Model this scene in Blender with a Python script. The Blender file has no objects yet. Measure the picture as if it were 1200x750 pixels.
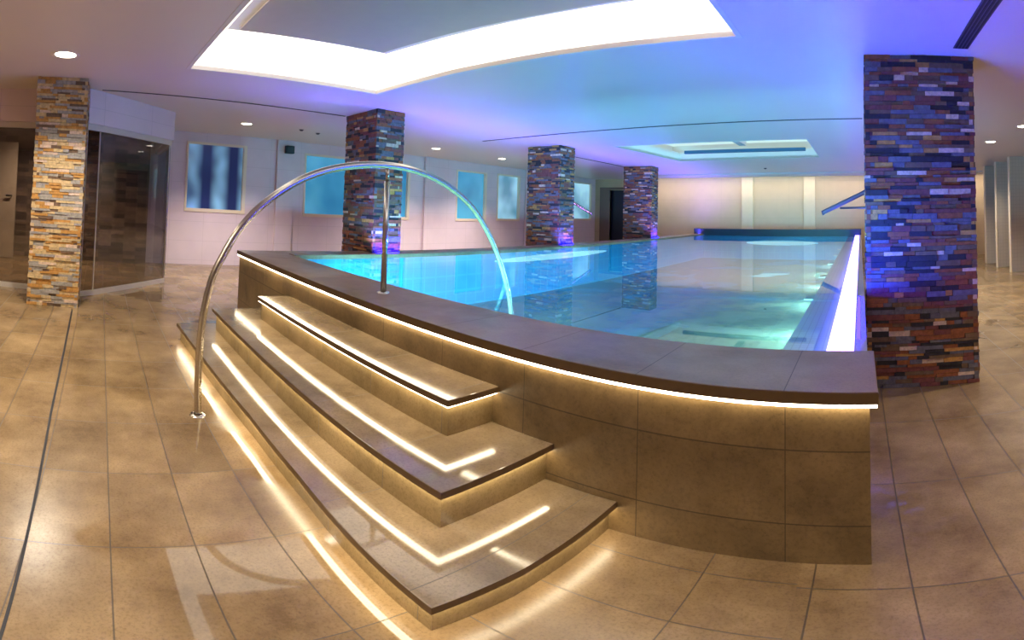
import bpy, bmesh, math, random
from mathutils import Vector, Matrix

random.seed(7)
SC = bpy.context.scene
COL = SC.collection
SC.view_settings.view_transform = 'Standard'
SC.view_settings.look = 'None'
SC.view_settings.exposure = 0.0
SC.view_settings.gamma = 1.0
SC.view_settings.use_curve_mapping = False
try:
    SC.cycles.use_denoising = True
    SC.cycles.sample_clamp_indirect = 6.0
    SC.cycles.caustics_reflective = False
    SC.cycles.caustics_refractive = False
    SC.cycles.transparent_max_bounces = 16
except Exception:
    pass

# ------------------------------------------------------------------ helpers
def srgb(r, g, b):
    def f(c):
        c /= 255.0
        return c / 12.92 if c <= 0.04045 else ((c + 0.055) / 1.055) ** 2.4
    return (f(r), f(g), f(b), 1.0)

class NT:
    """small wrapper round a node tree"""
    def __init__(self, name):
        self.m = bpy.data.materials.new(name)
        self.m.use_nodes = True
        self.t = self.m.node_tree
        self.t.nodes.clear()
        self.out = self.t.nodes.new('ShaderNodeOutputMaterial')
    def n(self, kind, **kw):
        x = self.t.nodes.new(kind)
        for k, v in kw.items():
            setattr(x, k, v)
        return x
    def l(self, a, b):
        self.t.links.new(a, b)
    def put(self, sock, v):
        if hasattr(v, 'is_linked') or hasattr(v, 'links'):
            self.l(v, sock)
        else:
            sock.default_value = v
    def math(self, op, a, b=None, clamp=False):
        x = self.n('ShaderNodeMath', operation=op, use_clamp=clamp)
        self.put(x.inputs[0], a)
        if b is not None:
            self.put(x.inputs[1], b)
        return x.outputs[0]
    def mix(self, f, a, b, blend='MIX'):
        x = self.n('ShaderNodeMix', data_type='RGBA', blend_type=blend)
        self.put(x.inputs[0], f); self.put(x.inputs[6], a); self.put(x.inputs[7], b)
        return x.outputs[2]
    def mixf(self, f, a, b):
        x = self.n('ShaderNodeMix', data_type='FLOAT')
        self.put(x.inputs[0], f); self.put(x.inputs[2], a); self.put(x.inputs[3], b)
        return x.outputs[0]
    def pos(self):
        g = self.n('ShaderNodeNewGeometry')
        s = self.n('ShaderNodeSeparateXYZ')
        self.l(g.outputs['Position'], s.inputs[0])
        return g.outputs['Position'], s.outputs[0], s.outputs[1], s.outputs[2]
    def noise(self, vec, scale, detail=3.0, rough=0.55):
        x = self.n('ShaderNodeTexNoise')
        self.put(x.inputs['Vector'], vec)
        x.inputs['Scale'].default_value = scale
        x.inputs['Detail'].default_value = detail
        x.inputs['Roughness'].default_value = rough
        return x.outputs[0]
    def ramp(self, f, lo, hi):
        x = self.n('ShaderNodeMapRange', clamp=True)
        self.put(x.inputs[0], f)
        x.inputs[1].default_value = lo; x.inputs[2].default_value = hi
        return x.outputs[0]
    def line(self, c, off, step, w):
        """1 on the joints of a grid of the given step along coordinate c"""
        a = self.math('DIVIDE', self.math('SUBTRACT', c, off), step)
        a = self.math('FRACT', self.math('ADD', a, 1000.5))
        a = self.math('MULTIPLY', self.math('ABSOLUTE', self.math('SUBTRACT', a, 0.5)), step)
        return self.math('LESS_THAN', a, w / 2.0)
    def cell(self, c, off, step):
        return self.math('FLOOR', self.math('DIVIDE', self.math('SUBTRACT', c, off), step))
    def white(self, a, b, c=0.0):
        v = self.n('ShaderNodeCombineXYZ')
        self.put(v.inputs[0], a); self.put(v.inputs[1], b); self.put(v.inputs[2], c)
        w = self.n('ShaderNodeTexWhiteNoise', noise_dimensions='3D')
        self.l(v.outputs[0], w.inputs[0])
        return w.outputs[0]
    def bump(self, h, strength=0.2, dist=0.01):
        b = self.n('ShaderNodeBump')
        b.inputs['Strength'].default_value = strength
        b.inputs['Distance'].default_value = dist
        self.l(h, b.inputs['Height'])
        return b.outputs[0]
    def principled(self, base, rough, metal=0.0, normal=None, spec=0.5, coat=None):
        p = self.n('ShaderNodeBsdfPrincipled')
        self.put(p.inputs['Base Color'], base)
        self.put(p.inputs['Roughness'], rough)
        p.inputs['Metallic'].default_value = metal
        p.inputs['Specular IOR Level'].default_value = spec
        if coat:
            p.inputs['Coat Weight'].default_value = coat[0]
            p.inputs['Coat Roughness'].default_value = coat[1]
        if normal is not None:
            self.l(normal, p.inputs['Normal'])
        self.l(p.outputs[0], self.out.inputs[0])
        return p
    def done(self, sh):
        self.l(sh, self.out.inputs[0])
        return self.m

def plain(name, col, rough=0.5, metal=0.0, spec=0.5, var=0.06, scale=6.0):
    t = NT(name)
    p, x, y, z = t.pos()
    n = t.noise(p, scale)
    c = t.mix(n, tuple([v * (1 - var) for v in col[:3]] + [1]), tuple([min(1, v * (1 + var)) for v in col[:3]] + [1]))
    t.principled(c, rough, metal, None, spec)
    return t.m

def emit(name, col, strength):
    t = NT(name)
    e = t.n('ShaderNodeEmission')
    e.inputs[0].default_value = (*col, 1); e.inputs[1].default_value = strength
    return t.done(e.outputs[0])

def mesh_obj(name, bm, mats, parent=None, smooth=False, recalc=True):
    me = bpy.data.meshes.new(name)
    if recalc:
        bmesh.ops.recalc_face_normals(bm, faces=bm.faces)
    if smooth:
        for f in bm.faces:
            f.smooth = True
    bm.to_mesh(me); bm.free()
    if not isinstance(mats, (list, tuple)):
        mats = [mats]
    for m in mats:
        me.materials.append(m)
    o = bpy.data.objects.new(name, me)
    COL.objects.link(o)
    if parent is not None:
        o.parent = parent
        o.matrix_parent_inverse = Matrix.Translation(-Vector(parent.location))
    return o

def box(bm, x0, x1, y0, y1, z0, z1, mi=0, bevel=0.0):
    vs = [bm.verts.new(p) for p in ((x0,y0,z0),(x1,y0,z0),(x1,y1,z0),(x0,y1,z0),(x0,y0,z1),(x1,y0,z1),(x1,y1,z1),(x0,y1,z1))]
    fs = [bm.faces.new([vs[i] for i in q]) for q in ((3,2,1,0),(4,5,6,7),(0,1,5,4),(1,2,6,5),(2,3,7,6),(3,0,4,7))]
    for f in fs:
        f.material_index = mi
    if bevel > 0:
        es = set()
        for f in fs:
            es.update(f.edges)
        bmesh.ops.bevel(bm, geom=list(es), offset=bevel, segments=2, affect='EDGES', profile=0.6)

def bx(*a, **k):
    bm = bmesh.new(); box(bm, *a, **k); return bm

def prism(pts, z0, z1, bevel=0.0):
    bm = bmesh.new()
    b = [bm.verts.new((x, y, z0)) for x, y in pts]
    t = [bm.verts.new((x, y, z1)) for x, y in pts]
    n = len(pts)
    bm.faces.new(b[::-1]); top = bm.faces.new(t)
    for i in range(n):
        bm.faces.new((b[i], b[(i+1) % n], t[(i+1) % n], t[i]))
    if bevel > 0:
        bmesh.ops.bevel(bm, geom=list(top.edges), offset=bevel, segments=2, affect='EDGES', profile=0.6)
    return bm

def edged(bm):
    """second material on the upright faces: shade on the slab edge, put into its colour"""
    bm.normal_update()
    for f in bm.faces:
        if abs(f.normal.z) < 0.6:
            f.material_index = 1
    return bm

def ribbon(path, w, z0, z1):
    """a wall-like strip of width w centred on a plan path"""
    bm = bmesh.new()
    pts = [Vector(p) for p in path]
    L, R = [], []
    for i, p in enumerate(pts):
        d0 = (p - pts[i-1]).normalized() if i else None
        d1 = (pts[i+1] - p).normalized() if i < len(pts) - 1 else None
        d = ((d0 or d1) + (d1 or d0)).normalized()
        nrm = Vector((-d.y, d.x))
        k = 1.0
        if d0 and d1:
            k = 1.0 / max(0.4, nrm.dot(Vector((-d0.y, d0.x))))
        L.append(p + nrm * w * k / 2); R.append(p - nrm * w * k / 2)
    poly = [(q.x, q.y) for q in L] + [(q.x, q.y) for q in R[::-1]]
    bm.free()
    return prism_strip(L, R, z0, z1)

def prism_strip(L, R, z0, z1):
    bm = bmesh.new()
    rows = []
    for a, b in zip(L, R):
        rows.append([bm.verts.new((a.x, a.y, z0)), bm.verts.new((b.x, b.y, z0)), bm.verts.new((b.x, b.y, z1)), bm.verts.new((a.x, a.y, z1))])
    for r, s in zip(rows, rows[1:]):
        for i in range(4):
            bm.faces.new((r[i], r[(i+1) % 4], s[(i+1) % 4], s[i]))
    bm.faces.new(rows[0]); bm.faces.new(rows[-1][::-1])
    return bm

def tube(bm, path, r, seg=14):
    pts = [Vector(p) for p in path]
    rings = []
    ref = None
    for i, p in enumerate(pts):
        d = (pts[min(i+1, len(pts)-1)] - pts[max(i-1, 0)]).normalized()
        if ref is None:
            ref = Vector((1, 0, 0)) if abs(d.x) < 0.9 else Vector((0, 1, 0))
        u = (ref - d * ref.dot(d)).normalized(); ref = u
        v = d.cross(u)
        rings.append([bm.verts.new(p + (u * math.cos(2*math.pi*k/seg) + v * math.sin(2*math.pi*k/seg)) * r) for k in range(seg)])
    for a, b in zip(rings, rings[1:]):
        for k in range(seg):
            bm.faces.new((a[k], a[(k+1) % seg], b[(k+1) % seg], b[k]))
    bm.faces.new(rings[0][::-1]); bm.faces.new(rings[-1])

def lathe(prof, c, seg=24):
    """surface of revolution about a vertical axis through c; prof = [(r, z)]"""
    bm = bmesh.new()
    rings = []
    for r, z in prof:
        if r < 1e-6:
            rings.append([bm.verts.new((c[0], c[1], c[2] + z))])
        else:
            rings.append([bm.verts.new((c[0] + r*math.cos(2*math.pi*k/seg), c[1] + r*math.sin(2*math.pi*k/seg), c[2] + z)) for k in range(seg)])
    for a, b in zip(rings, rings[1:]):
        for k in range(seg):
            k2 = (k+1) % seg
            if len(a) == 1 and len(b) == 1: continue
            if len(a) == 1: bm.faces.new((a[0], b[k2], b[k]))
            elif len(b) == 1: bm.faces.new((a[k], a[k2], b[0]))
            else: bm.faces.new((a[k], a[k2], b[k2], b[k]))
    return bm

def smooth_path(pts, n=6):
    out = []
    P = [Vector(p) for p in pts]
    for i in range(len(P) - 1):
        p0 = P[max(i-1, 0)]; p1 = P[i]; p2 = P[i+1]; p3 = P[min(i+2, len(P)-1)]
        for k in range(n):
            t = k / n
            out.append(0.5 * ((2*p1) + (p2-p0)*t + (2*p0-5*p1+4*p2-p3)*t*t + (3*p1-p0-3*p2+p3)*t**3))
    out.append(P[-1])
    return out

def thing(name, label, cat, loc=(0, 0, 0), group=None):
    o = bpy.data.objects.new(name, None)
    o.empty_display_size = 0.1
    COL.objects.link(o)
    o.location = loc
    o['label'] = label; o['category'] = cat
    if group: o['group'] = group
    return o

def tag(o, label, cat, group=None):
    o['label'] = label; o['category'] = cat
    if group: o['group'] = group
    return o

def struct(o, label=None, cat=None):
    o['kind'] = 'structure'
    if label: o['label'] = label
    if cat: o['category'] = cat
    return o

# ------------------------------------------------------------------ sizes
E = 1.6
CE = 3.07                      # ceiling
FW = 2.149                     # outer face of the raised pool wall
RZ = 0.888                     # top of the coping
WZ = 0.868                     # water
PL, PR = -6.57, -0.205         # water edges
PY0, PY1 = 2.811, 19.6
WX = -12.395                   # window wall
BY = 20.3                      # back wall
RX = 6.3

# ------------------------------------------------------------------ camera
f, fv, cx, cy, pi_, ro, ya = 566.06949, 640.0, 600.0, 216.094, 0.04851, 0.02983, 0.72118
def cam_dir(x, y, z):
    c, s = math.cos(ro), math.sin(ro); x, z = c*x - s*z, s*x + c*z
    c, s = math.cos(pi_), math.sin(pi_); y, z = c*y - s*z, s*y + c*z
    c, s = math.cos(ya), math.sin(ya); x, y = c*x - s*y, s*x + c*y
    return Vector((x, y, z))
cd = bpy.data.cameras.new('camera')
cam = bpy.data.objects.new('camera', cd)
COL.objects.link(cam)
rt, fw_, up = cam_dir(1, 0, 0), cam_dir(0, 1, 0), cam_dir(0, 0, 1)
cam.matrix_world = Matrix(((rt.x, up.x, -fw_.x, 0), (rt.y, up.y, -fw_.y, 0), (rt.z, up.z, -fw_.z, E), (0, 0, 0, 1)))
cd.type = 'PANO'
cd.clip_start = 0.01; cd.clip_end = 200
for tgt in (cd, getattr(cd, 'cycles', None)):
    try:
        tgt.panorama_type = 'EQUIRECTANGULAR'
        tgt.longitude_min = -cx / f; tgt.longitude_max = (1200 - cx) / f
        tgt.latitude_max = cy / fv; tgt.latitude_min = (cy - 750) / fv
    except Exception:
        pass
SC.camera = cam

# ------------------------------------------------------------------ materials
def stone_tile(name, dark, mid, light, kind):
    """brown porcelain stone: cloudy colour, tile joints, wet gloss"""
    t = NT(name)
    p, x, y, z = t.pos()
    big = t.noise(p, 1.6, 6.0, 0.62)
    fine = t.noise(p, 14.0, 6.0, 0.7)
    c = t.mix(t.ramp(big, 0.36, 0.66), dark, light)
    c = t.mix(t.math('MULTIPLY', t.ramp(fine, 0.35, 0.7), 0.55), c, mid)
    grain = t.noise(p, 70.0, 4.0, 0.75)
    c = t.mix(t.math('MULTIPLY', t.ramp(grain, 0.48, 0.72), 0.45), c, tuple(v * 0.45 for v in dark[:3]) + (1,))
    if kind == 'floor':
        right = t.math('GREATER_THAN', x, -0.262)
        jl = t.math('MAXIMUM', t.line(y, 0.13, 0.37, 0.007), t.line(x, -2.09, 0.72, 0.006))
        jr = t.math('MAXIMUM', t.line(x, 0.188, 0.39, 0.008), t.line(y, 1.955, 1.02, 0.008))
        j = t.mixf(right, jl, jr)
        cl = t.white(t.cell(y, 0.13, 0.37), t.cell(x, -2.09, 0.72), 1.0)
        cr = t.white(t.cell(x, 0.188, 0.39), t.cell(y, 1.955, 1.02), 2.0)
        v = t.mixf(right, cl, cr)
    elif kind == 'wall':
        j = t.math('MAXIMUM', t.math('MAXIMUM', t.line(x, -0.337, 0.71, 0.005), t.line(z, 0.604, 40.0, 0.007)), t.line(z, 0.222, 40.0, 0.007))
        v = t.white(t.cell(x, -0.337, 0.71), t.cell(z, 0.222, 0.382))
    elif kind == 'coping':
        j = t.line(x, -0.337, 0.71, 0.005)
        v = t.white(t.cell(x, -0.337, 0.71), 0.0)
    else:
        j = t.line(x, -2.05, 0.74, 0.005)
        v = t.white(t.cell(x, -2.05, 0.74), t.cell(z, 0.1, 0.2))
    hsv = t.n('ShaderNodeHueSaturation')
    t.l(c, hsv.inputs['Color'])
    t.l(t.math('ADD', t.math('MULTIPLY', v, 0.22), 0.89), hsv.inputs['Value'])
    col = t.mix(t.math('MULTIPLY', j, 0.72), hsv.outputs[0], (0.03, 0.02, 0.012, 1))
    wet = t.ramp(t.noise(p, 1.1, 4.0, 0.6), 0.42, 0.58)
    if kind == 'floor':
        rough = t.mixf(t.ramp(t.noise(p, 0.55, 3.0, 0.5), 0.55, 0.58), 0.27, 0.035)
    elif kind == 'coping':
        rough = t.mixf(wet, 0.42, 0.3)
    elif kind == 'wall':
        rough = t.mixf(wet, 0.5, 0.38)
    else:
        rough = t.mixf(wet, 0.11, 0.045)
    rough = t.math('MAXIMUM', rough, t.math('MULTIPLY', j, 0.5))
    h = t.math('ADD', t.math('MULTIPLY', fine, 0.25), t.math('MULTIPLY', j, -1.0))
    t.principled(col, rough, 0.0, t.bump(h, 0.05, 0.003), 0.55)
    return t.m

M = {}
M['floor'] = stone_tile('floor_stone', srgb(104, 82, 54), srgb(140, 114, 80), srgb(158, 132, 96), 'floor')
M['pool_wall'] = stone_tile('pool_wall_stone', srgb(84, 66, 40), srgb(128, 104, 70), srgb(140, 115, 78), 'wall')
M['coping'] = stone_tile('coping_stone', srgb(112, 88, 62), srgb(148, 120, 88), srgb(158, 130, 98), 'coping')
M['tread'] = stone_tile('tread_stone', srgb(112, 94, 70), srgb(142, 122, 94), srgb(158, 136, 106), 'tread')
M['riser'] = stone_tile('riser_stone', srgb(124, 104, 70), srgb(150, 128, 90), srgb(164, 140, 100), 'riser')
M['edge'] = plain('shaded_stone_edge', srgb(92, 70, 46), 0.3, 0, 0.5, 0.2, 18)  # darkened: shade on the slab edges put into the colour
M['ceiling'] = plain('ceiling_paint', srgb(222, 214, 210), 0.36, 0, 0.35, 0.02, 1.5)
M['white'] = plain('white_paint', srgb(228, 224, 220), 0.5, 0, 0.4, 0.02)
M['dark'] = plain('dark_slot', srgb(30, 30, 34), 0.6)
M['grille'] = plain('grille_metal', srgb(70, 68, 84), 0.5)
M['steel'] = plain('brushed_steel', srgb(196, 188, 176), 0.26, 1.0, 0.5, 0.04, 60)
M['rail_blue'] = plain('dull_steel', srgb(110, 108, 140), 0.4, 0.6)
M['black'] = plain('black_plastic', srgb(18, 18, 20), 0.45)
M['frame'] = plain('window_frame_paint', srgb(232, 216, 192), 0.35, 0, 0.5, 0.03)
M['alu'] = plain('aluminium_profile', srgb(206, 198, 188), 0.3, 0.25, 0.5, 0.03)
M['warm_led'] = emit('warm_led', (1.0, 0.86, 0.60), 19.0)
M['blue_led'] = emit('blue_led', (0.15, 0.11, 1.0), 15.0)
M['violet_fill'] = emit('violet_fill', (0.20, 0.09, 1.0), 230.0)
M['blue_foot'] = emit('blue_foot', (0.0009, 0.0006, 1.0), 330.0)
M['blue_boost'] = emit('blue_boost_line', (0.0005, 0.0003, 1.0), 700.0)
M['cove'] = emit('cove_led', (1.0, 0.93, 0.84), 2.6)
M['sky_led'] = emit('skylight_led', (0.72, 1.0, 0.97), 0.9)
M['lamp'] = emit('downlight_lens', (1.0, 0.90, 0.74), 16.0)
M['pool_fill'] = emit('pool_fill_lens', (0.25, 0.78, 1.0), 1250.0)
M['pool_bar'] = emit('pool_bar_lens', (0.45, 0.85, 1.0), 2.2)
M['cornice'] = emit('cornice_light', (1.0, 0.86, 0.70), 22.0)

# wall tiles (pale pinkish porcelain)
def wall_tile(name, base, sx, sz, axis):
    t = NT(name)
    p, x, y, z = t.pos()
    h = x if axis == 'x' else y
    j = t.math('MAXIMUM', t.line(h, 0.0, sx, 0.008), t.line(z, 0.1, sz, 0.008))
    n = t.noise(p, 3.0, 5.0)
    c = t.mix(n, tuple(v * 0.92 for v in base[:3]) + (1,), tuple(min(1, v * 1.06) for v in base[:3]) + (1,))
    c = t.mix(t.math('MULTIPLY', j, 0.25), c, (0.2, 0.17, 0.15, 1))
    t.principled(c, 0.32, 0, t.bump(t.math('MULTIPLY', j, -1.0), 0.1, 0.004), 0.4)
    return t.m
M['win_wall'] = wall_tile('window_wall_tile', srgb(220, 202, 208), 0.9, 0.45, 'y')
M['back_wall'] = wall_tile('back_wall_tile', srgb(206, 184, 152), 1.5, 0.7, 'x')
M['shower'] = wall_tile('shower_wall_tile', srgb(196, 186, 176), 0.10, 0.10, 'x')
M['mosaic'] = None

def small_tiles(name, col, joint, step, rough=0.3):
    t = NT(name)
    p, x, y, z = t.pos()
    j = t.math('MAXIMUM', t.math('MAXIMUM', t.line(x, 0.0, step, step * 0.12), t.line(y, 0.013, step, step * 0.12)), t.line(z, 0.011, step, step * 0.12))
    n = t.noise(p, 1.2, 2.0)
    c = t.mix(n, tuple(v * 0.9 for v in col[:3]) + (1,), tuple(min(1, v * 1.1) for v in col[:3]) + (1,))
    c = t.mix(t.math('MULTIPLY', j, 0.5), c, joint)
    t.principled(c, rough)
    return t.m
M['mosaic'] = small_tiles('white_mosaic', srgb(236, 228, 224), srgb(150, 146, 150), 0.05)
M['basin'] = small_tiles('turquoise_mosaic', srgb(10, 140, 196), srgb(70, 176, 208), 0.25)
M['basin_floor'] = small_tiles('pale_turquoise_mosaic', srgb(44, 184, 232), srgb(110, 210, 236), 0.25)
M['ledge'] = plain('dark_ledge', srgb(44, 62, 74), 0.3)

# water: a clear surface that reflects by angle and lets light through
def water_mat():
    t = NT('pool_water')
    p, x, y, z = t.pos()
    n = t.noise(p, 1.3, 2.0)
    nb = t.bump(n, 0.006, 0.01)
    fr = t.n('ShaderNodeFresnel'); fr.inputs[0].default_value = 1.25
    t.l(nb, fr.inputs['Normal'])
    gl = t.n('ShaderNodeBsdfGlossy'); gl.inputs['Roughness'].default_value = 0.01
    gl.inputs[0].default_value = (0.96, 0.98, 1, 1)
    t.l(nb, gl.inputs['Normal'])
    tr = t.n('ShaderNodeBsdfTransparent'); tr.inputs[0].default_value = (0.60, 0.90, 1.0, 1)
    mx = t.n('ShaderNodeMixShader')
    t.l(fr.outputs[0], mx.inputs[0]); t.l(tr.outputs[0], mx.inputs[1]); t.l(gl.outputs[0], mx.inputs[2])
    return t.done(mx.outputs[0])
M['water'] = water_mat()

def glass_mat(name, tint, extra=0.06):
    t = NT(name)
    lw = t.n('ShaderNodeLayerWeight'); lw.inputs['Blend'].default_value = 0.5
    fr = t.math('ADD', t.math('MULTIPLY', t.math('POWER', lw.outputs['Facing'], 5.0), 0.9), 0.03)
    gl = t.n('ShaderNodeBsdfGlossy'); gl.inputs['Roughness'].default_value = 0.02
    tr = t.n('ShaderNodeBsdfTransparent'); tr.inputs[0].default_value = (*tint, 1)
    mx = t.n('ShaderNodeMixShader')
    t.l(t.math('ADD', fr, extra, True), mx.inputs[0]); t.l(tr.outputs[0], mx.inputs[1]); t.l(gl.outputs[0], mx.inputs[2])
    return t.done(mx.outputs[0])
M['tint_glass'] = glass_mat('smoked_glass', (0.70, 0.67, 0.66))
M['clear_glass'] = glass_mat('clear_glass', (0.85, 0.88, 0.9), 0.02)

# frosted window panes with the evening light outside
def pane_mat(name, a, b, e, folds=False):
    t = NT(name)
    p, x, y, z = t.pos()
    if folds:
        s = t.ramp(t.math('SINE', t.math('MULTIPLY', y, 8.6)), -0.7, 1.0)
        s = t.math('MULTIPLY', s, t.ramp(t.noise(p, 1.4, 1.0), 0.2, 0.6))
    else:
        s = t.ramp(t.noise(p, 0.9, 1.5), 0.35, 0.65)
    c = t.mix(s, a, b)
    pr = t.principled(c, 0.12, 0, None, 0.6)
    t.l(c, pr.inputs['Emission Color'])
    pr.inputs['Emission Strength'].default_value = e
    return t.m
M['pane_folds'] = pane_mat('window_pane_curtained', srgb(34, 44, 84), srgb(130, 180, 214), 0.6, True)
M['pane_teal'] = pane_mat('window_pane_teal', srgb(40, 116, 156), srgb(76, 152, 182), 0.7)
M['pane_pale'] = pane_mat('window_pane_pale', srgb(72, 120, 140), srgb(150, 196, 214), 1.0)

# stacked slate
STONES = {
    'slate': srgb(104, 100, 108), 'charcoal': srgb(50, 46, 50), 'rust': srgb(142, 84, 50), 'oxblood': srgb(122, 70, 62),
    'ochre': srgb(184, 134, 70), 'cream': srgb(208, 180, 156), 'umber': srgb(112, 88, 68), 'sand': srgb(198, 170, 124), 'ash': srgb(156, 148, 138)}
def stone_mat(n, col):
    t = NT('stone_' + n)
    p, x, y, z = t.pos()
    a = t.noise(p, 22.0, 5.0, 0.7)
    c = t.mix(t.ramp(a, 0.3, 0.7), tuple(v * 0.62 for v in col[:3]) + (1,), tuple(min(1, v * 1.25) for v in col[:3]) + (1,))
    t.principled(c, 0.62, 0, t.bump(a, 0.5, 0.01), 0.35)
    return t.m
SN = list(STONES)
SM = [stone_mat(n, STONES[n]) for n in SN] + [plain('dark_mortar', srgb(34, 28, 26), 0.9)]  # last slot: dark mortar of the pillar core

# ------------------------------------------------------------------ room shell
struct(mesh_obj('floor', bx(-13.2, RX + 0.4, -7.0, BY + 0.4, -0.06, 0.0), M['floor']))

def plate_with_holes(outer, holes, z0, z1):
    bm = bmesh.new()
    es = []
    for loop in [outer] + holes:
        vs = [bm.verts.new((x, y, z0)) for x, y in loop]
        es += [bm.edges.new((vs[i], vs[(i+1) % len(vs)])) for i in range(len(vs))]
    bmesh.ops.triangle_fill(bm, use_beauty=True, use_dissolve=False, edges=es)
    r = bmesh.ops.extrude_face_region(bm, geom=bm.faces[:])
    bmesh.ops.translate(bm, verts=[v for v in r['geom'] if isinstance(v, bmesh.types.BMVert)], vec=(0, 0, z1 - z0))
    return bm
COFFER = [(-6.13, 1.07), (-6.02, 3.78), (-4.35, 3.835), (-2.95, 3.99), (-1.9, 4.115), (-1.10, 4.17), (-1.10, 1.15)]
SKY = [(-5.8, 10.4), (-5.46, 13.95), (-1.15, 13.7), (-1.15, 10.4)]
struct(mesh_obj('ceiling', plate_with_holes([(-13.2, -7.0), (RX + 0.4, -7.0), (RX + 0.4, BY + 0.4), (-13.2, BY + 0.4)], [COFFER, SKY], CE, CE + 0.06), M['ceiling']))

def ring_wall(loop, z0, z1, t_):
    """closed band standing on a loop, thickness t_ outwards"""
    bm = bmesh.new()
    c = Vector((sum(p[0] for p in loop) / len(loop), sum(p[1] for p in loop) / len(loop)))
    n = len(loop)
    inn = [Vector(p) for p in loop]
    out = [p + Vector((math.copysign(t_, p.x - c.x), math.copysign(t_, p.y - c.y))) for p in inn]
    v = [[bm.verts.new((q.x, q.y, z)) for q in ring] for ring, z in ((inn, z0), (inn, z1), (out, z1), (out, z0))]
    for k in range(4):
        a, b = v[k], v[(k+1) % 4]
        for i in range(n):
            bm.faces.new((a[i], a[(i+1) % n], b[(i+1) % n], b[i]))
    return bm
def grow(loop, d):
    c = Vector((sum(p[0] for p in loop) / len(loop), sum(p[1] for p in loop) / len(loop)))
    return [(p[0] + math.copysign(d, p[0] - c.x), p[1] + math.copysign(d, p[1] - c.y)) for p in loop]

cof = thing('ceiling_coffer', 'large recessed ceiling coffer with glowing white cove edge above the steps', 'ceiling light', (-3.6, 2.6, CE))
INNER = [(-5.28, 1.47), (-5.08, 3.28), (-4.0, 3.42), (-2.82, 3.62), (-1.80, 3.74), (-1.80, 1.50)]
mesh_obj('recess_side', ring_wall(COFFER, CE + 0.045, CE + 0.34, 0.05), M['cove'], cof)
mesh_obj('edge_trim', ring_wall(COFFER, CE - 0.004, CE + 0.045, 0.05), M['white'], cof)
mesh_obj('cove_light', plate_with_holes(grow(COFFER, 0.06), [grow(INNER, -0.12)], CE + 0.34, CE + 0.36), M['cove'], cof)
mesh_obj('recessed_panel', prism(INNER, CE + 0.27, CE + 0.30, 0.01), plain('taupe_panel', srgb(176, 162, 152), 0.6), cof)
mesh_obj('panel_backing', prism(grow(INNER, -0.12), CE + 0.30, CE + 0.36), M['white'], cof)

sky = thing('ceiling_skylight', 'stepped white ceiling skylight with cross bar above the far water', 'skylight', (-3.4, 12, CE))
mesh_obj('recess_side', ring_wall(SKY, CE - 0.003, CE + 0.20, 0.04), M['white'], sky)
inner = grow(SKY, -0.42)
mesh_obj('stepped_frame', plate_with_holes(grow(SKY, 0.05), [inner], CE + 0.20, CE + 0.25), M['white'], sky)
mesh_obj('upper_recess', ring_wall(inner, CE + 0.25, CE + 0.48, 0.03), M['white'], sky)
mesh_obj('light_panel', prism(grow(inner, 0.04), CE + 0.48, CE + 0.50), M['sky_led'], sky)
bm = bmesh.new(); box(bm, -3.42, -3.22, 10.75, 13.4, CE + 0.30, CE + 0.42)
mesh_obj('cross_bar', bm, M['white'], sky)
mesh_obj('linear_grille', bx(-5.05, -1.5, 13.22, 13.33, CE + 0.12, CE + 0.2), plain('teal_grille', srgb(44, 96, 132), 0.5), sky)['label'] = 'dark blue linear grille along the far edge'

# window wall, with openings
WIN = [(2.18, 3.80, 1.24, 2.84, 'pane_folds'), (5.52, 7.15, 1.24, 2.80, 'pane_teal'), (7.55, 9.18, 1.24, 2.80, 'pane_teal'),
       (11.2, 12.68, 1.24, 2.80, 'pane_teal'), (13.27, 14.58, 1.26, 2.82, 'pane_pale'), (18.3, 19.93, 1.30, 2.86, 'pane_pale')]
bm = bmesh.new()
ys = -7.0
for y0, y1, z0, z1, _ in WIN:
    box(bm, WX - 0.3, WX, ys, y0, 0, CE)
    box(bm, WX - 0.3, WX, y0, y1, 0, z0)
    box(bm, WX - 0.3, WX, y0, y1, z1, CE)
    ys = y1
box(bm, WX - 0.3, WX, ys, BY, 0, CE)
struct(mesh_obj('wall_left', bm, M['win_wall']))
for i, (y0, y1, z0, z1, pm) in enumerate(WIN):
    w = bpy.data.objects.new('window_%d' % (i + 1), None); COL.objects.link(w)
    w.location = (WX, (y0 + y1) / 2, z0); w['kind'] = 'structure'
    bm = bmesh.new()
    t_ = 0.085
    for a in ((y0 - 0.01, y1 + 0.01, z0 - 0.01, z0 + t_ * 0.8), (y0 - 0.01, y1 + 0.01, z1 - t_ * 0.5, z1 + 0.01)):
        box(bm, WX - 0.12, WX + 0.02, *a)
    box(bm, WX - 0.12, WX + 0.02, y0 - 0.01, y0 + t_ * 0.5, z0 + t_ * 0.8, z1 - t_ * 0.5)
    box(bm, WX - 0.12, WX + 0.02, y1 - t_, y1 + 0.01, z0 + t_ * 0.8, z1 - t_ * 0.5)
    mesh_obj('window_frame', bm, M['frame'], w)
    mesh_obj('window_pane', bx(WX - 0.10, WX - 0.07, y0, y1, z0, z1), M[pm], w)
    if i == 2:
        pass
# shallow pilaster strips on the window wall
def trim(n, *a, mat):
    return struct(mesh_obj('trim_%d' % n, bx(*a, bevel=0.01), mat))
trim(1, WX, WX + 0.09, 4.66, 5.16, 0.0, CE, mat=M['win_wall'])
trim(2, WX, WX + 0.09, 9.75, 10.12, 0.0, CE, mat=M['win_wall'])
trim(3, WX, WX + 0.10, 14.9, 15.5, 0.0, CE, mat=M['win_wall'])

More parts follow.
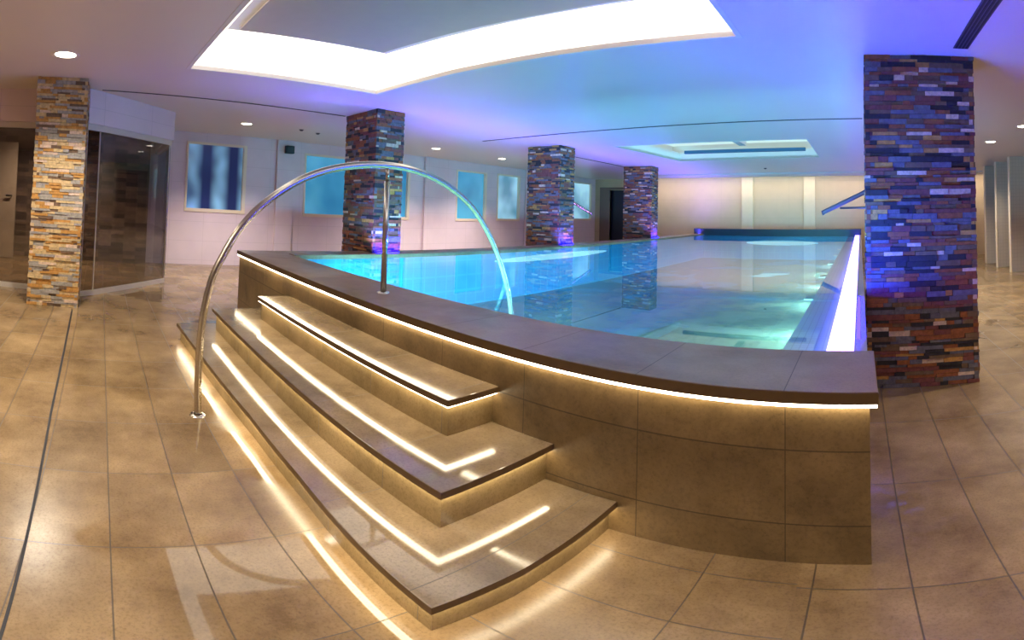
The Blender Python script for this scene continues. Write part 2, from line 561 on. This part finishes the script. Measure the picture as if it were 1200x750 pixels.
# back wall with a doorway at its left end
bm = bmesh.new()
DX0, DX1, DZ = -11.55, -10.35, 2.6
box(bm, WX - 0.3, DX0, BY, BY + 0.3, 0, CE)
box(bm, DX0, DX1, BY, BY + 0.3, DZ, CE)
box(bm, DX1, RX + 0.3, BY, BY + 0.3, 0, CE)
struct(mesh_obj('wall_back', bm, M['back_wall']))
d = bpy.data.objects.new('door_1', None); COL.objects.link(d); d.location = (-10.9, BY, 0); d['kind'] = 'structure'
bm = bmesh.new()
box(bm, DX0 - 0.55, DX0, BY - 0.05, BY + 0.2, 0, DZ + 0.02); box(bm, DX1, DX1 + 0.1, BY - 0.05, BY + 0.2, 0, DZ + 0.02); box(bm, DX0 - 0.55, DX1 + 0.1, BY - 0.05, BY + 0.2, DZ + 0.02, DZ + 0.12)
mesh_obj('door_frame', bm, plain('brown_door_frame', srgb(120, 98, 88), 0.4), d)
mesh_obj('door_panel', bx(DX0, DX1, BY + 0.14, BY + 0.2, 0, DZ), plain('navy_door', srgb(20, 20, 44), 0.35), d)
trim(4, -5.05, -4.55, BY - 0.12, BY, 0.0, CE - 0.02, mat=plain('cream_pilaster', srgb(226, 206, 172), 0.4))
trim(5, -2.37, -1.88, BY - 0.12, BY, 0.0, CE - 0.02, mat=M['back_wall'] if False else plain('cream_pilaster_two', srgb(226, 206, 172), 0.4))
# light cornice on the ceiling along the back wall
struct(mesh_obj('trim_6', bx(-9.5, RX, BY - 1.9, BY - 0.85, CE - 0.05, CE - 0.001), M['white']))
cl = thing('cornice_light', 'long pale light line in the ceiling along the far cream wall', 'ceiling light', (-2, BY - 0.2, CE))
mesh_obj('light_strip', bx(-9.5, RX - 0.002, BY - 0.80, BY - 0.65, CE - 0.02, CE - 0.004), M['cornice'], cl)
mesh_obj('channel', bx(-9.5, RX - 0.002, BY - 0.849, BY - 0.60, CE - 0.004, CE - 0.0005), M['white'], cl)

# right and front walls
struct(mesh_obj('wall_right', bx(RX, RX + 0.3, -7.0, BY, 0, CE), M['shower']))
struct(mesh_obj('wall_front', bx(-13.2, RX + 0.3, -7.3, -7.0, 0, CE), M['white']))

# shower partitions, right
for k, (y, lab) in enumerate(((13.72, 'pale mosaic shower partition at the picture edge, nearest of the three'),
                              (15.18, 'middle one of the three mosaic shower partitions beyond the slate pillar'),
                              (16.6, 'farthest mosaic shower partition, just visible past the slate pillar'))):
    t = thing('shower_partition', lab, 'partition', (5.3, y, 0), 'shower partitions along the right wall')
    mesh_obj('tiled_slab', bx(4.42, RX - 0.002, y, y + 0.16, 0, CE - 0.002), M['shower'], t)
    mesh_obj('edge_trim', bx(4.395, 4.418, y - 0.01, y + 0.17, 0, CE - 0.002), M['frame'], t)

# ------------------------------------------------------------------ pillars of stacked slate
def cladding(x0, x1, y0, y1, z0, z1, weights):
    bm = bmesh.new()
    ci = len(SM) - 1
    g = 0.03
    box(bm, x0 + g, x1 - g, y0 + g, y1 - g, z0, z1, ci)
    z = z0 + 0.002
    names = [n for n in SN if weights.get(n, 0) > 0]
    ww = [weights[n] for n in names]
    row = 0
    while z < z1 - 0.02:
        h = random.choice((0.026, 0.032, 0.038, 0.044, 0.052))
        if z + h > z1 - 0.03: h = z1 - z - 0.002
        for side in range(4):
            L = (x1 - x0) if side in (0, 2) else (y1 - y0)
            u = -random.uniform(0, 0.012)
            while u < L:
                w = random.uniform(0.07, 0.30)
                if L - (u + w) < 0.08: w = L - u + random.uniform(-0.004, 0.012)
                a, b = u + 0.0015, u + w - 0.0015
                dp = random.uniform(-0.010, 0.014)
                zz0, zz1 = z + 0.0005, z + h - random.uniform(0.0005, 0.002)
                mi = SN.index(random.choices(names, ww)[0])
                if side == 0: box(bm, x0 + a, x0 + b, y0 - dp, y0 + 0.045, zz0, zz1, mi)
                elif side == 1: box(bm, x1 - 0.045, x1 + dp, y0 + a, y0 + b, zz0, zz1, mi)
                elif side == 2: box(bm, x0 + a, x0 + b, y1 - 0.045, y1 + dp, zz0, zz1, mi)
                else: box(bm, x0 - dp, x0 + 0.045, y0 + a, y0 + b, zz0, zz1, mi)
                u += w
        z += h
        row += 1
    return bm
DARK = {'slate': 5, 'charcoal': 4, 'rust': 4, 'oxblood': 4, 'ochre': 1.5, 'cream': 1.2, 'umber': 4}
PALE_LIT = {'ochre': 3, 'cream': 1, 'umber': 1.6, 'sand': 4, 'ash': 3.5}  # lighter mix: warm spotlight put into the stone colours
def pillar(label, x0, x1, y0, y1, weights):
    o = mesh_obj('stone_pillar', cladding(0, x1 - x0, 0, y1 - y0, 0.0, CE - 0.001, weights), SM)
    o.location = (x0, y0, 0)
    tag(o, label, 'pillar', 'stacked slate pillars')
    return o
pillar('widest looking slate pillar, beside the end of the pool rim and glowing blue strip', 0.06, 1.18, 4.86, 5.45, DARK)
pillar('slate pillar directly behind the arched handrail, blue light at its foot', -7.96, -6.90, 4.38, 4.94, DARK)
pillar('slate pillar halfway along the pool, between the pale windows', -7.92, -6.90, 9.62, 10.25, DARK)
pillar('smallest slate pillar, at the far corner of the pool beside the dark doorway', -7.97, -6.90, 14.96, 15.5, DARK)
pillar('stone pillar tinted sandy as if spotlit, standing on the floor by the smoked glass', -7.85, -7.17, -1.02, -0.27, PALE_LIT)

# ------------------------------------------------------------------ swimming pool
pool = thing('swimming_pool', 'raised turquoise swimming pool with brown stone rim and lit edge', 'pool', (-3.3, 10, 0))
LX = -7.13
mesh_obj('front_wall', bx(LX, 0.034, FW, PY0, 0.0, 0.833), M['pool_wall'], pool)
bm = bmesh.new()
cop = [(LX - 0.04, FW - 0.034), (0.072, FW - 0.034), (0.072, PY0), (PR, PY0), (PL, PY0), (PL, PY1), (-6.885, PY1), (-6.885, PY0), (LX - 0.04, PY0)]
bm = prism([(LX - 0.04, FW - 0.034), (0.072, FW - 0.034), (0.072, PY0), (LX - 0.04, PY0)], 0.833, RZ, 0.008)
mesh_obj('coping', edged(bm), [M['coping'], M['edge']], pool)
bm = bmesh.new()
box(bm, -6.885, -6.80, PY0, PY1, 0.833, RZ); box(bm, -6.745, PL, PY0, PY1, 0.833, RZ + 0.008); box(bm, -6.80, -6.745, PY0, PY0 + 0.4, 0.833, RZ)
seg = [(PY0, 4.36), (4.96, 9.60), (10.27, 14.94), (15.52, PY1)]
for a, b in seg:
    box(bm, LX - 0.04, -6.885, a, b, 0.833, RZ)
mesh_obj('side_coping', bm, M['coping'], pool)
bm = bmesh.new()
box(bm, -6.86, PL - 0.05, PY0, PY1, 0, 0.833)
for a, b in seg:
    box(bm, LX, -6.86, a, b, 0, 0.833)
mesh_obj('side_wall', bm, M['pool_wall'], pool)
mesh_obj('rim_light', bx(LX - 0.03, 0.066, FW - 0.026, FW - 0.001, 0.816, 0.832), M['warm_led'], pool)['label'] = 'warm white light line under the coping'
# basin, open at the top
bm = bmesh.new()
def quad(bm, *ps):
    bm.faces.new([bm.verts.new(p) for p in ps])
bz = -0.55
x0, x1, y0, y1 = PL - 0.05, -0.50, PY0 - 0.001, PY1
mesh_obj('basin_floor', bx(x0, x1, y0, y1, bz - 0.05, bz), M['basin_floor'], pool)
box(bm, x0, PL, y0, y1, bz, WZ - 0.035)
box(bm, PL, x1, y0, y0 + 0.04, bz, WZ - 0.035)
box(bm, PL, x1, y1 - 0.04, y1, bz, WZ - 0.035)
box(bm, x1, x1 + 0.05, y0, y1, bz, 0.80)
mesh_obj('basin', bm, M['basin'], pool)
mesh_obj('mosaic_ledge', bx(-0.50, PR, PY0, PY1, 0.60, 0.815), M['mosaic'], pool)['label'] = 'white mosaic ledge just under the water'
bm = bmesh.new()
quad(bm, (PL, PY0, WZ), (PR, PY0, WZ), (PR, PY1, WZ), (PL, PY1, WZ))
mesh_obj('water', bm, M['water'], pool, recalc=False)
mesh_obj('edge_light', bx(PR, -0.042, PY0 + 0.001, PY1, 0.70, 0.874), M['blue_led'], pool)['label'] = 'glowing white and blue light strip'
mesh_obj('outer_rim', bx(-0.042, 0.034, PY0 + 0.001, PY1, 0.0, 0.884), plain('rim_stone', srgb(170, 160, 168), 0.3), pool)
mesh_obj('end_wall', bx(-7.0, 0.034, PY1, PY1 + 0.35, 0.0, 1.0), M['ledge'], pool)
mesh_obj('end_ledge', bx(-7.0, 0.034, PY1 - 0.02, PY1 + 0.37, 1.0, 1.09), M['ledge'], pool)['label'] = 'dark raised ledge'
def lamp_at(x, y, z, ax, w, h, mat, tilt=0.0):
    """lens let into a pool wall; ax = the way it faces"""
    bm = lathe([(0, 0.02), (0.75, 0.014), (1.0, 0.004), (1.0, -0.002)], (0, 0, 0), 28)
    bmesh.ops.scale(bm, vec=(h, w, 1.0) if ax == '+x' or ax == '-x' else (w, h, 1.0), verts=bm.verts)
    rot = {'+x': Matrix.Rotation(math.pi/2, 4, 'Y'), '-x': Matrix.Rotation(-math.pi/2, 4, 'Y'), '-y': Matrix.Rotation(math.pi/2, 4, 'X'), '+y': Matrix.Rotation(-math.pi/2 - tilt, 4, 'X')}[ax]
    if ax == '-x': rot = Matrix.Rotation(-math.pi/2 - tilt, 4, 'Y')
    bmesh.ops.transform(bm, matrix=Matrix.Translation((x, y, z)) @ rot, verts=bm.verts)
    lens = mesh_obj('underwater_lamp', bm, mat, pool)
    hb = lathe([(1.04, 0.001), (1.04, -0.02), (0.8, -0.035), (0, -0.035)], (0, 0, 0), 28)
    bmesh.ops.scale(hb, vec=(h, w, 1.0) if ax == '+x' or ax == '-x' else (w, h, 1.0), verts=hb.verts)
    bmesh.ops.transform(hb, matrix=Matrix.Translation((x, y, z)) @ rot, verts=hb.verts)
    mesh_obj('lamp_housing', hb, M['alu'], lens)
lamp_at(PL + 0.003, 9.2, 0.70, '+x', 2.2, 0.06, M['pool_bar'])
lamp_at(-3.2, PY1 - 0.043, 0.60, '-y', 1.5, 0.09, M['pool_bar'])
for x in (-5.6, -4.4, -3.2, -2.0, -0.9):  # unseen lamps added to brighten the water
    lamp_at(x, PY0 + 0.14, 0.45, '+y', 0.13, 0.13, M['pool_fill'], 0.5)
    mesh_obj('added_light_hood', bx(x - 0.17, x + 0.17, PY0 + 0.041, PY0 + 0.34, 0.585, 0.60), M['alu'], pool)  # hood added to keep the lamp light off the ceiling
for y in (7.0, 9.5, 12.0, 14.5, 17.0):  # second unseen row, added along the ledge for brighter water
    lamp_at(-0.60, y, 0.40, '-x', 0.12, 0.12, M['pool_fill'], 0.3)
    mesh_obj('added_light_hood', bx(-0.80, -0.501, y - 0.17, y + 0.17, 0.525, 0.54), M['alu'], pool)

# blue light: an added line hidden in the left rim to tint the ceiling, and short wash lights at the feet of the pillars
mesh_obj('hidden_violet_fill', bx(-6.799, -6.746, PY0 + 0.41, PY1 - 0.02, 0.8335, 0.860), M['violet_fill'], pool)['label'] = 'added violet blue line hidden in the rim to tint the ceiling'
for y0, y1 in ((4.45, 4.88), (9.72, 10.16), (15.02, 15.44)):
    mesh_obj('wash_light', bx(-6.855, -6.83, y0, y1, RZ, RZ + 0.010), M['blue_foot'], pool)['label'] = 'deep blue wash light at the foot of a pillar'
mesh_obj('wash_light', bx(-0.030, -0.006, 3.1, 4.7, 0.884, 0.892), M['blue_boost'], pool)['label'] = 'added deep blue light boosting the glowing strip on the pillar'  # extra light added to strengthen the strip's blue on the pillar

# ------------------------------------------------------------------ steps
steps = thing('pool_steps', 'three brown stone steps with warm light lines climbing to the pool rim', 'steps', (-3.5, 1.6, 0))
ST = [(0.184, [(-5.84, 1.0), (-3.22, 1.10), (-2.36, 1.095), (-1.185, 1.035), (-1.152, 1.45), (-1.146, 1.85), (-1.15, FW - 0.001), (-5.84, FW - 0.001)]),
      (0.409, [(-5.59, 1.375), (-1.552, 1.375), (-1.54, FW - 0.001), (-5.59, FW - 0.001)]),
      (0.635, [(-5.09, 1.755), (-1.955, 1.755), (-1.945, FW - 0.001), (-5.09, FW - 0.001)])]
zb = 0.0
for z, pl in ST:
    d = 0.045
    ymin = min(p[1] for p in pl)
    def inset(p, k):
        x, y = p
        y2 = y + k if y < 1.9 and (y < ymin + 0.12) else y
        x2 = x + k if x < -4 else (x - k if x > -2.2 else x)
        return (x2, y2)
    mesh_obj('riser', prism([inset(p, d) for p in pl], zb, z - 0.036), M['riser'], steps)
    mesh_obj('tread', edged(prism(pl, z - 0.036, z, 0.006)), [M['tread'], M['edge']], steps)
    # light line under the nosing
    front = [p for p in pl if p[1] < FW - 0.01]
    path_o = [inset(p, d * 0.35) for p in front] + [inset(pl[-2], d * 0.35)]
    path_i = [inset(p, d * 0.98) for p in front] + [inset(pl[-2], d * 0.98)]
    path_o[0] = (path_o[0][0], path_o[0][1]); 
    mesh_obj('light_line', prism_strip([Vector(q) for q in path_o], [Vector(q) for q in path_i], z - 0.048, z - 0.0365), M['warm_led'], steps)
    zb = z

# ------------------------------------------------------------------ handrails
rail = thing('arched_handrail', 'tall arched stainless steel handrail spanning the steps into the water', 'handrail', (-3.68, 0.83, 0))
RP = [(.835, 0), (.82, .31), (.83, .70), (.885, 1.0), (.972, 1.189), (1.09, 1.373), (1.228, 1.517), (1.405, 1.647), (1.589, 1.75), (1.783, 1.826), (1.986, 1.878),
      (2.2, 1.912), (2.409, 1.927), (2.669, 1.922), (2.94, 1.882), (3.22, 1.797), (3.505, 1.655), (3.724, 1.475), (3.927, 1.233), (4.08, .969), (4.178, .741), (4.26, .42)]
bm = bmesh.new(); tube(bm, smooth_path([(-3.68, y, z) for y, z in RP], 5), 0.029, 16)
mesh_obj('arch_tube', bm, M['steel'], rail, smooth=True)
bm = bmesh.new(); tube(bm, [(-3.68, 2.47, RZ), (-3.68, 2.47, 1.80)], 0.027, 14); tube(bm, [(-3.68, 2.47, 1.80), (-3.68, 2.47, 1.91)], 0.018, 12)
mesh_obj('post', bm, M['steel'], rail, smooth=True)
mesh_obj('floor_flange', lathe([(0.034, 0.012), (0.06, 0.010), (0.065, 0.0)], (-3.68, 0.835, 0.0005)), M['steel'], rail, smooth=True)
mesh_obj('rim_flange', lathe([(0.028, 0.014), (0.055, 0.010), (0.06, 0.0)], (-3.68, 2.47, RZ + 0.0005)), M['steel'], rail, smooth=True)

far = thing('far_handrail', 'short blue lit handrail sloping out from behind the wide slate pillar', 'handrail', (0.6, 12, 0))
bm = bmesh.new(); tube(bm, smooth_path([(-0.9, 12.0, 1.66), (-0.88, 12.0, 1.68), (0.0, 12.0, 2.05), (0.6, 12.0, 2.3), (0.85, 12.0, 2.15), (0.9, 12.0, 0.9), (0.9, 12, 0.0)], 4), 0.05, 12)
mesh_obj('rail_tube', bm, M['rail_blue'], far, smooth=True)
bm = bmesh.new(); tube(bm, [(-0.5, 12.0, 1.76), (0.9, 12.0, 1.76)], 0.025, 10)
mesh_obj('cross_tube', bm, M['rail_blue'], far, smooth=True)
far2 = thing('far_handrail', 'thin dark sloping handrail in front of the last window, beside the halfway pillar', 'handrail', (-7.3, 10.4, 0))
bm = bmesh.new(); tube(bm, smooth_path([(-7.3, 10.36, 0), (-7.3, 10.36, 1.2), (-7.3, 10.36, 1.85), (-7.3, 10.5, 1.93), (-7.3, 11.0, 1.80), (-7.3, 11.75, 1.59)], 5), 0.035, 10)
mesh_obj('rail_tube', bm, M['steel'], far2, smooth=True)

# ------------------------------------------------------------------ ceiling fittings
def slot(label, x0, x1, y0, y1, dp=0.006, mat='dark'):
    o = mesh_obj('ceiling_slot_vent', bx(x0, x1, y0, y1, CE - dp, CE - 0.0005), M[mat])
    return tag(o, label, 'air vent')
slot('thin dark ceiling slot running from the glass room to the handrail pillar', -8.0, -7.95, -0.06, 4.34)
slot('thin dark ceiling slot between the halfway pillar and the far corner pillar', -8.0, -7.95, 10.3, 14.9)
slot('long thin dark ceiling slot crossing above the pool to the wide pillar', -8.2, 0.05, 8.2, 8.25)
v = thing('ceiling_grille', 'wide dark linear ceiling grille running off above the wide slate pillar', 'air vent', (1.0, 3, CE))
mesh_obj('grille_frame', bx(0.925, 1.075, 0.5, 4.6, CE - 0.008, CE - 0.0005), M['grille'], v)
bm = bmesh.new()
for k in range(4):
    box(bm, 0.94 + k*0.034, 0.958 + k*0.034, 0.52, 4.58, CE - 0.012, CE - 0.008)
mesh_obj('blades', bm, M['dark'], v)

def downlight(x, y, label, power, color=(1, .90, .74), size=1.3):
    t = thing('downlight', label, 'ceiling light', (x, y, CE), 'recessed ceiling downlights')
    mesh_obj('trim_ring', lathe([(0.085*size, 0.0), (0.115*size, -0.010), (0.125*size, -0.0005)], (x, y, CE - 0.001)), M['white'], t, smooth=True)
    mesh_obj('lens', lathe([(0, -0.004), (0.085*size, -0.004), (0.086*size, 0.0)], (x, y, CE - 0.002)), M['lamp'], t)
    l = bpy.data.lights.new('downlight_bulb', 'SPOT'); l.energy = power; l.color = color; l.spot_size = math.radians(130); l.spot_blend = 0.8; l.shadow_soft_size = 0.06
    o = bpy.data.objects.new('downlight_bulb', l); COL.objects.link(o); o.location = (0, 0, -0.03); o.parent = t
    return t
downlight(-5.914, -0.52, 'bright ceiling downlight in front of the sand coloured pillar', 390, size=1.5)
downlight(-10.22, 3.10, 'ceiling downlight above the curtained window near the glass room', 700, (1, .92, .88))
downlight(-10.36, 8.55, 'ceiling downlight right of the handrail pillar, before the teal window', 700, (1, .92, .88))
downlight(-10.46, 11.37, 'ceiling downlight beside the halfway pillar, above the pair of windows', 700, (1, .92, .88))
downlight(3.04, 10.85, 'ceiling downlight just past the wide slate pillar, before the shower partitions', 420)
downlight(3.13, 8.80, 'ceiling downlight cut by the picture edge above the shower partitions', 420)

def spot(x, y, power, color=(1, .90, .74)):
    l = bpy.data.lights.new('room_spot', 'SPOT'); l.energy = power; l.color = color; l.spot_size = math.radians(140); l.spot_blend = 0.9; l.shadow_soft_size = 0.07
    o = bpy.data.objects.new('room_spot', l); COL.objects.link(o); o.location = (x, y, CE - 0.03)
for x, y, p in ((-5.9, -3.6, 120), (-2.6, -1.2, 110), (-2.6, -4.0, 120), (1.2, -1.2, 120), (1.6, -4.0, 100), (3.1, 2.2, 120), (3.1, 5.4, 120), (3.1, 14.5, 90)):
    spot(x, y, p * (4.2 if x < 0 else 4.2))

for x, y, lab in ((-10.2, 4.42, 'small dark ceiling sensor above the black wall speaker'), (-10.43, 4.95, 'small dark ceiling sensor close to the handrail pillar top'), (-3.3, 16.6, 'small dark ceiling sensor in front of the far cream wall')):
    o = mesh_obj('ceiling_sensor', lathe([(0, -0.03), (0.03, -0.028), (0.045, -0.012), (0.06, 0.0)], (x, y, CE - 0.001)), M['grille'], smooth=True)
    tag(o, lab, 'sensor')
sp = thing('wall_speaker', 'small black loudspeaker high on the window wall, left of the teal window', 'speaker', (WX + 0.09, 5.0, 2.75))
mesh_obj('cabinet', bx(WX + 0.12, WX + 0.28, 4.84, 5.08, 2.74, 2.93, bevel=0.02), M['black'], sp)
mesh_obj('bracket', bx(WX + 0.09, WX + 0.12, 4.93, 4.99, 2.78, 2.88), M['grille'], sp)

# ------------------------------------------------------------------ smoked glass room, left
gp = thing('glass_partition', 'smoked glass partition in pale metal rails behind the sand coloured pillar', 'glass wall', (-8.4, 0, 0))
plan = [(-8.45, -4.5), (-8.22, -0.95), (-8.02, -0.27), (-8.2, -0.06), (-9.68, 1.34)]
for a, b in zip(plan, plan[1:]):
    A, B = Vector(a), Vector(b); dd = (B - A).normalized() * 0.012
    mesh_obj('glass_pane', ribbon([A + dd, B - dd], 0.014, 0.075, 2.47), M['tint_glass'], gp)
mesh_obj('glass_pane', ribbon([(-9.70, 1.36), (WX + 0.03, 1.42)], 0.014, 0.03, 2.47), M['clear_glass'], gp)['label'] = 'clear return pane of glass'
mesh_obj('bottom_rail', ribbon(plan, 0.06, 0.0, 0.075), M['alu'], gp)
mesh_obj('top_rail', ribbon(plan + [(WX + 0.03, 1.40)], 0.08, 2.47, 2.56), M['alu'], gp)
for q in plan[1:]:
    mesh_obj('upright', ribbon([(q[0] - 0.012, q[1]), (q[0] + 0.012, q[1])], 0.024, 0.075, 2.47), M['alu'], gp)
struct(mesh_obj('wall_bulkhead', ribbon([(p[0] - 0.0, p[1]) for p in plan] + [(WX + 0.002, 1.40)], 0.16, 2.56, CE - 0.001), M['win_wall']))
# the room behind the glass
def dark_stone():
    t = NT('dark_stone_wall')
    p, x, y, z = t.pos()
    a = t.white(t.cell(y, 0, 0.31), t.cell(z, 0, 0.09), 0.0)
    c = t.mix(a, srgb(70, 58, 50), srgb(150, 126, 106))
    n = t.noise(p, 9.0, 4.0)
    c = t.mix(t.math('MULTIPLY', n, 0.6), c, srgb(54, 46, 46))
    t.principled(c, 0.5, 0, t.bump(n, 0.3, 0.02))
    return t.m
struct(mesh_obj('wall_interior', bx(WX + 0.002, WX + 0.25, -7.0, 1.2, 0, CE - 0.001), dark_stone()))
d2 = bpy.data.objects.new('door_2', None); COL.objects.link(d2); d2.location = (-11.2, -2.3, 0); d2['kind'] = 'structure'
leaf = mesh_obj('door_panel', bx(-11.6, -11.52, -2.75, -2.05, 0.01, 2.5), plain('pale_door', srgb(176, 160, 140), 0.4), d2)
bm = bmesh.new(); tube(bm, [(-11.52, -2.15, 1.35), (-11.46, -2.15, 1.35), (-11.46, -2.28, 1.35)], 0.02, 8)
mesh_obj('door_handle', bm, M['black'], leaf)
l = bpy.data.lights.new('glass_room_lamp', 'SPOT'); l.energy = 520; l.color = (1, .8, .6); l.spot_size = math.radians(150); l.spot_blend = 1; l.shadow_soft_size = 0.06
o = bpy.data.objects.new('glass_room_lamp', l); COL.objects.link(o); o.location = (-10.4, -1.2, CE - 0.05)

# slot drain in the floor
tag(mesh_obj('slot_drain', prism([(-7.05, -0.345), (-7.05, -0.322), (-3.6, -0.278), (-1.2, -0.20), (1.0, -0.16), (1.0, -0.172), (-1.2, -0.212), (-3.6, -0.296)], 0.0005, 0.002), M['dark']),
    'narrow dark slot drain running along the tiled floor to the sand coloured pillar', 'drain')

SC.world = bpy.data.worlds.new('world')
SC.world.use_nodes = True
SC.world.node_tree.nodes['Background'].inputs[0].default_value = (0.02, 0.02, 0.03, 1)
SC.world.node_tree.nodes['Background'].inputs[1].default_value = 0.5
